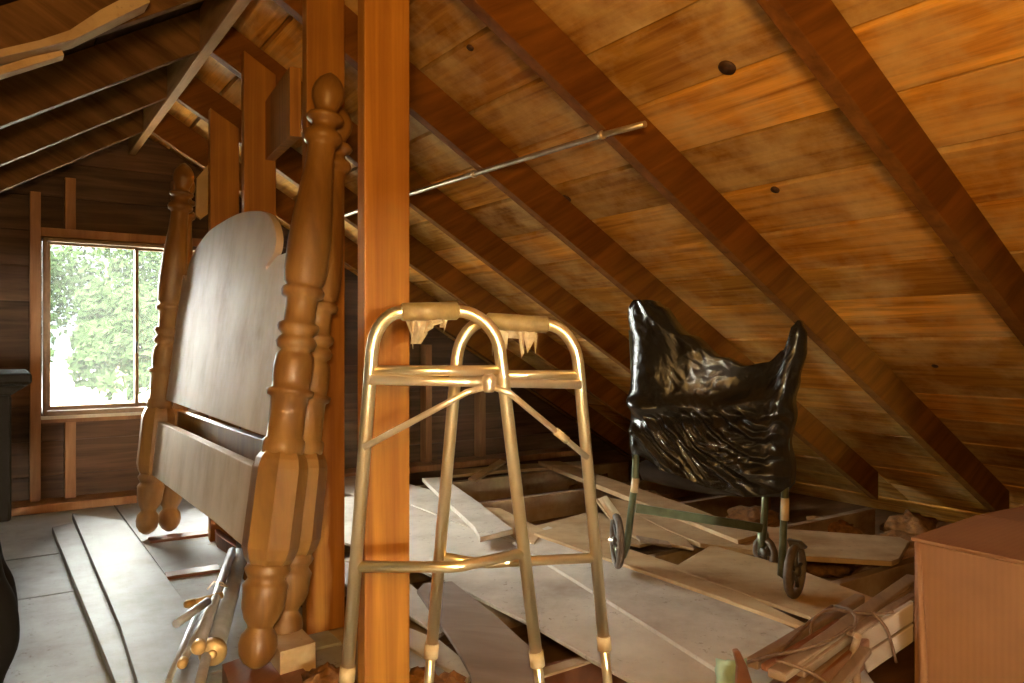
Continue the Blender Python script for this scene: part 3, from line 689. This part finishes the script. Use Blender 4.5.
# left side upright curving down to the wheel
T([P(632, 330, D(632)), P(637, 420, D(636)), P(635, 480, D(634)), P(630, 520, D(630)), P(627, 545, D(627)), P(623, 556, D(624)), P(619, 556, D(620) + .01), P(617, 546, D(617) + .02)], .0125, 'frame_tube')
T([P(634, 492, D(634) - .003), P(636, 478, D(636) - .003)], .0138, 'decal_band', 'plug')
T([P(784, 365, D(784)+.03), P(786, 420, D(786)), P(785, 490, D(785)), P(783, 540, D(783)), P(781, 575, D(781)), P(784, 578, D(784)), P(789, 572, D(789) + .01)], .0115, 'frame_tube')
T([P(785, 498, D(785) - .003), P(785, 520, D(785) - .003)], .0128, 'decal_band', 'plug')
T([P(767, 470, D(767) + .3), P(764, 520, D(764) + .32), P(763, 548, D(764) + .38)], .0125, 'frame_tube')
MB().tube([P(763, 532, D(764) + .37), P(763, 552, D(764) + .39)], .02, 12).build('caster_fork', M['green'], wc)
MB().prism([P(787, 540, D(787)), P(800, 543, D(800)), P(806, 549, D(806)), P(790, 548, D(790))], e2 * .03).build('wheel_guard', M['hub'], wc)
MB().tube([cl - e1 * .03, cl + e1 * .03], .006, 8).build('axle', M['chrome'], wc)
a, b_ = P(636, 508, D(636) + .01), P(762, 528, D(762) + .28)
MB().bar(a, b_, None, (0, 0, 1), .012, .03).build('cross_bar', M['green'], wc)
# underslung folded seat, dark canvas
mb = MB(); a, b_ = P(640, 462, D(640) + .05), P(782, 478, D(782) + .05)
nx = 14; vs = []
for i in range(nx + 1):
    t = i / nx; p = a.lerp(b_, t); sag = math.sin(t * math.pi)
    for zz, yy in ((0, 0), (-.03 - .02 * sag, -.01), (-.065 - .02 * sag, .02), (-.05 - .02 * sag, .22), (0, .24)):
        vs.append(p + V((0, 0, zz)) + e2 * yy)
mb.add(vs, [[i * 5 + j, i * 5 + (j + 1) % 5, (i + 1) * 5 + (j + 1) % 5, (i + 1) * 5 + j] for i in range(nx) for j in range(5)], True)
mb.build('seat_sling', M['black'], wc)
# hanging footrest with white strip at left
MB().prism([P(598, 499, dL + .05), P(601, 498, dL + .05), P(615, 517, dL + .02), P(612, 520, dL + .02)], e2 * .05).build('footrest', M['sillwhite'], wc)

# the bag
def lerpc(tab, s):
    for i in range(len(tab) - 1):
        if s <= tab[i + 1][0]:
            t = (s - tab[i][0]) / (tab[i + 1][0] - tab[i][0]); t = t * t * (3 - 2 * t) if len(tab) < 30 else t
            return tab[i][1] + (tab[i + 1][1] - tab[i][1]) * t
    return tab[-1][1]
NS, NT = 110, 90
topv = [(0, 308), (.04, 300), (.12, 300), (.17, 306), (.32, 335), (.50, 357), (.66, 366), (.80, 362), (.88, 350), (.925, 326), (.96, 320), (1, 332)]
botv = [(0, 458), (.06, 452), (.3, 470), (.55, 484), (.8, 492), (.95, 490), (1, 486)]
def left_u(v): return lerpc([(295, 630), (315, 628), (345, 632), (385, 631), (401, 627), (412, 631), (440, 630), (462, 633)], v)
def right_u(v): return lerpc([(300, 806), (330, 807), (350, 806), (380, 798), (402, 792), (415, 794), (445, 788), (470, 792), (495, 790)], v)
front = []; back = []
for i in range(NS + 1):
    s = i / NS; f0 = []; b0 = []
    tv, bv = lerpc(topv, s), lerpc(botv, s)
    for j in range(NT + 1):
        t = j / NT; v = tv + (bv - tv) * t
        lu, ru = left_u(v), right_u(v); u = lu + (ru - lu) * s
        edge = max(0, 1 - abs(2 * s - 1) ** 11) ** .5
        thick = (.05 + .11 * min(1, t * 2.2)) * edge + .012
        # folds: rays from the two handles above, slanting creases below
        up = max(0, 1 - (v - 300) / 108)
        ph = math.atan2((v - 296) / 60, s - .05 + .001); ph2 = math.atan2((v - 318) / 60, .97 - s)
        rg = lambda a: (1 - abs(math.sin(a))) ** 2.2
        n_ = noise.noise(V((s * 2.5, t * 2, 1)))
        w1 = (.032 * rg(ph * 5.2 + n_ * 1.3)) * min(1, up * 2.2) * max(0, 1 - s * 1.15) + .016 * rg(ph2 * 4.2 + n_) * min(1, up * 2) * max(0, s * 1.6 - .6)
        vq = v + 7 * noise.noise(V((s * 3.2, 0, 7))) - 8 * s * (1 - s)
        lo = min(1, max(0, (vq - 405) / 12))
        c1 = 1 - abs(noise.noise(V((s * 2.0 - t * 1.5, t * 7.5 - s * 4.5, 4)))) * 2.4
        c2 = 1 - abs(noise.noise(V((s * 4.5 + t * 2, t * 15 - s * 5 + 2 * noise.noise(V((s * 3, t * 3, 5))), 9)))) * 2.4
        w2 = (max(0, c1) ** 1.6 * .034 + max(0, c2) ** 1.5 * .012) * lo
        fine = .004 * noise.noise(V((s * 7 + t * 3, t * 6, 8))) + .0025 * (1 - abs(noise.noise(V((s * 16, t * 14, 3)))) * 3)
        waist = (.024 + .02 * noise.noise(V((s * 4, 3, 3)))) * math.exp(-((vq - 414) / 6) ** 2) - (.018 + .02 * noise.noise(V((s * 5, 8, 3)))) * math.exp(-((vq - 402) / 7) ** 2)
        dent = .05 * math.exp(-((s - .66) / .25) ** 2) * math.exp(-((v - 385) / 22) ** 2)
        fwd_ = thick * .55 + w1 + w2 + fine - waist - dent
        base = P(u, v, D(u) - .012)
        vr = (base - CAM).normalized()
        f0.append(base - e2 * (fwd_ * edge * .8)); 
        b0.append(base + e2 * (thick * 1.1 + .012 * noise.noise(V((s * 6, t * 6, 20)))))
    front.append(f0); back.append(b0)
mb = MB(); n1 = NT + 1; vs = [p for c_ in front for p in c_] + [p for c_ in back for p in c_]; o2 = (NS + 1) * n1; fs = []
for i in range(NS):
    for j in range(NT):
        fs.append([i * n1 + j, i * n1 + j + 1, (i + 1) * n1 + j + 1, (i + 1) * n1 + j])
        fs.append([o2 + i * n1 + j, o2 + (i + 1) * n1 + j, o2 + (i + 1) * n1 + j + 1, o2 + i * n1 + j + 1])
    fs.append([i * n1, (i + 1) * n1, o2 + (i + 1) * n1, o2 + i * n1])
for j in range(NT):
    fs.append([j, o2 + j, o2 + j + 1, j + 1]); k = NS * n1
    fs.append([k + j, k + j + 1, o2 + k + j + 1, o2 + k + j])
mb.add(vs, fs, True)
tag(mb.build('plastic_bag', M['bag']), 'crumpled shiny black plastic bag pulled over the wheelchair', 'bag')

# ------------------------------------------------------------------ cardboard box
BX, BY, BZ = 1.525, .815, .45
cb = thing('cardboard_box', (BX + .27, BY - .3, 0), 'large brown cardboard box in the bottom right corner', 'box')
mb = MB(); nn = 12; th = .006
mb.box(BX + .004, BX + .55, BY - .62, BY - .004, .0, BZ - .012); mb.build('carton', M['card'], cb, bevel=.004)
# flaps on the top, meeting down the middle
MB().prism([(BX, BY - .625, BZ - .004), (BX + .277, BY - .625, BZ + .006), (BX + .277, BY, BZ + .006), (BX, BY, BZ - .004)], (0, 0, -.007)).build('flap', M['card'], cb, bevel=.002)
MB().prism([(BX + .28, BY - .625, BZ + .004), (BX + .555, BY - .625, BZ - .004), (BX + .555, BY, BZ - .004), (BX + .28, BY, BZ + .006)], (0, 0, -.007)).build('flap', M['card'], cb, bevel=.002)
# bulging corner fold
pts = [(BX + .012, BY - .012, 0), (BX - .006, BY - .03, .12), (BX - .010, BY - .028, .26), (BX + .002, BY - .016, .38), (BX + .006, BY - .01, BZ - .012)]
MB().tube(pts, [.006, .008, .008, .006, .005], 8).build('creased_corner', M['card'], cb)

# ------------------------------------------------------------------ tied bundle of old wood beside the box
GB = 'pieces of the tied wood bundle'
def slat(pa_, za, pb_, zb, wd, hh, mat, lab, name='wooden_bar', cat='bar'):
    a, b = PZ(*pa_, za), PZ(*pb_, zb)
    return tag(MB().bar(a, b, None, (0, 0, 1), wd, hh).build(name, M[mat], bevel=.004), lab, cat, GB)
slat((752, 664), .20, (860, 598), .20, .026, .02, 'slat', 'pale rail at the back of the tied bundle with a rounded far end')
slat((776, 676), .25, (914, 578), .25, .034, .016, 'slat', 'wide pale grey slat on top of the tied bundle')
slat((792, 694), .21, (905, 612), .21, .032, .03, 'redwood', 'dark red-brown bar below the wide top slat')
slat((810, 700), .15, (868, 650), .17, .034, .034, 'redwood', 'thick red-brown spindle in the middle of the bundle')
slat((826, 700), .235, (866, 650), .235, .022, .014, 'slat', 'thin pale slat end at the bottom of the bundle')
slat((770, 700), .14, (800, 670), .15, .034, .034, 'redwood', 'short dark bar low on the left end of the bundle')
slat((764, 668), .22, (840, 622), .23, .016, .014, 'redwood', 'thin dark stick between the back rail and the wide slat')
slat((800, 672), .24, (912, 590), .24, .018, .02, 'slat', 'narrow slat tucked under the right edge of the wide slat')
slat((786, 700), .22, (850, 645), .22, .02, .016, 'slat', 'short pale stick over the red-brown spindle')
slat((850, 634), .26, (914, 596), .26, .020, .012, 'slat', 'thin pale edge strip above the slatted side panel')
for k, (p, lab) in enumerate(((((858, 636), (914, 602), (914, 622), (862, 655)), 'upper brown board of the side panel next to the box'), (((862, 657), (914, 624), (914, 642), (868, 674)), 'lower brown board of the side panel next to the box'))):
    o_, n_ = PZ(858, 650, .2), (FW + RT * .15).normalized()
    tag(MB().prism([PPL(u, v, o_, n_) for u, v in p], n_ * .018).build('side_board', M['greybrown'], bevel=.003), lab, 'board', GB)
tag(MB().tube([PZ(858, 636, .27), PZ(853, 652, .22), PZ(856, 672, .2), PZ(858, 700, .18)], [.007, .008, .008, .007], 10).build('curved_edge', M['slat']), 'pale curved end rail of the side panel', 'rail', GB)
# dark paddle and cloth at the left end
a = PZ(745, 694, .10)
pp = [(734, 652), (740, 651), (748, 668), (758, 700), (736, 700), (738, 668)]
tag(MB().prism([P(u, v, 1.62) for u, v in pp], FW * .02).build('paddle_end', M['redwood'], bevel=.004), 'dark wooden paddle-shaped end sticking up at the bundle left end', 'wood', GB)
lump_c = P(733, 686, 1.66)
mb = MB(); vs = []; nu = 14
for i in range(9):
    for j in range(9):
        s, t = i / 8 - .5, j / 8 - .5
        vs.append(lump_c + RT * s * .07 + V((0, 0, -t * .11)) + FW * (.02 * noise.noise(V((s * 6, t * 6, 1))) + .05 * s * s))
mb.add(vs, [[i * 9 + j, i * 9 + j + 1, (i + 1) * 9 + j + 1, (i + 1) * 9 + j] for i in range(8) for j in range(8)], True)
o_ = mb.build('cloth_scrap', M['cloth']); sm_ = o_.modifiers.new('s', 'SOLIDIFY'); sm_.thickness = .004
tag(o_, 'pale green cloth scrap at the left end of the wood bundle', 'cloth')
# cords
def cord(pts, lab):
    q = [PZ(u, v, z) for u, v, z in pts]; out = []
    for i in range(len(q) - 1):
        p0 = q[max(i - 1, 0)]; p1 = q[i]; p2 = q[i + 1]; p3 = q[min(i + 2, len(q) - 1)]
        for k in range(6):
            t = k / 6; out.append(.5 * ((2 * p1) + (-p0 + p2) * t + (2 * p0 - 5 * p1 + 4 * p2 - p3) * t * t + (-p0 + 3 * p1 - 3 * p2 + p3) * t ** 3))
    out.append(q[-1]); tag(MB().tube(out, .0032, 8).build('cord', M['rope']), lab, 'cord', GB)
cord([(748, 662, .21), (770, 656, .25), (800, 650, .28), (830, 640, .28), (852, 626, .28)], 'brown cord wound lengthwise along the bundle top')
cord([(812, 640, .20), (812, 622, .24), (828, 610, .27), (850, 612, .28), (876, 614, .28), (893, 612, .28)], 'brown cord crossing over near the bundle far end')
cord([(836, 606, .24), (850, 610, .28), (856, 620, .28), (850, 634, .275)], 'short cord loop knotted above the wide slat')
cord([(872, 612, .285), (886, 628, .26), (892, 646, .22), (896, 662, .18)], 'cord hanging down over the side panel')
cord([(780, 652, .24), (792, 640, .24), (812, 620, .24), (832, 606, .24)], 'cord looped along the back rail')
cord([(776, 660, .27), (800, 668, .26), (820, 678, .25), (835, 692, .24)], 'cord wrapped across the lower end of the bundle')
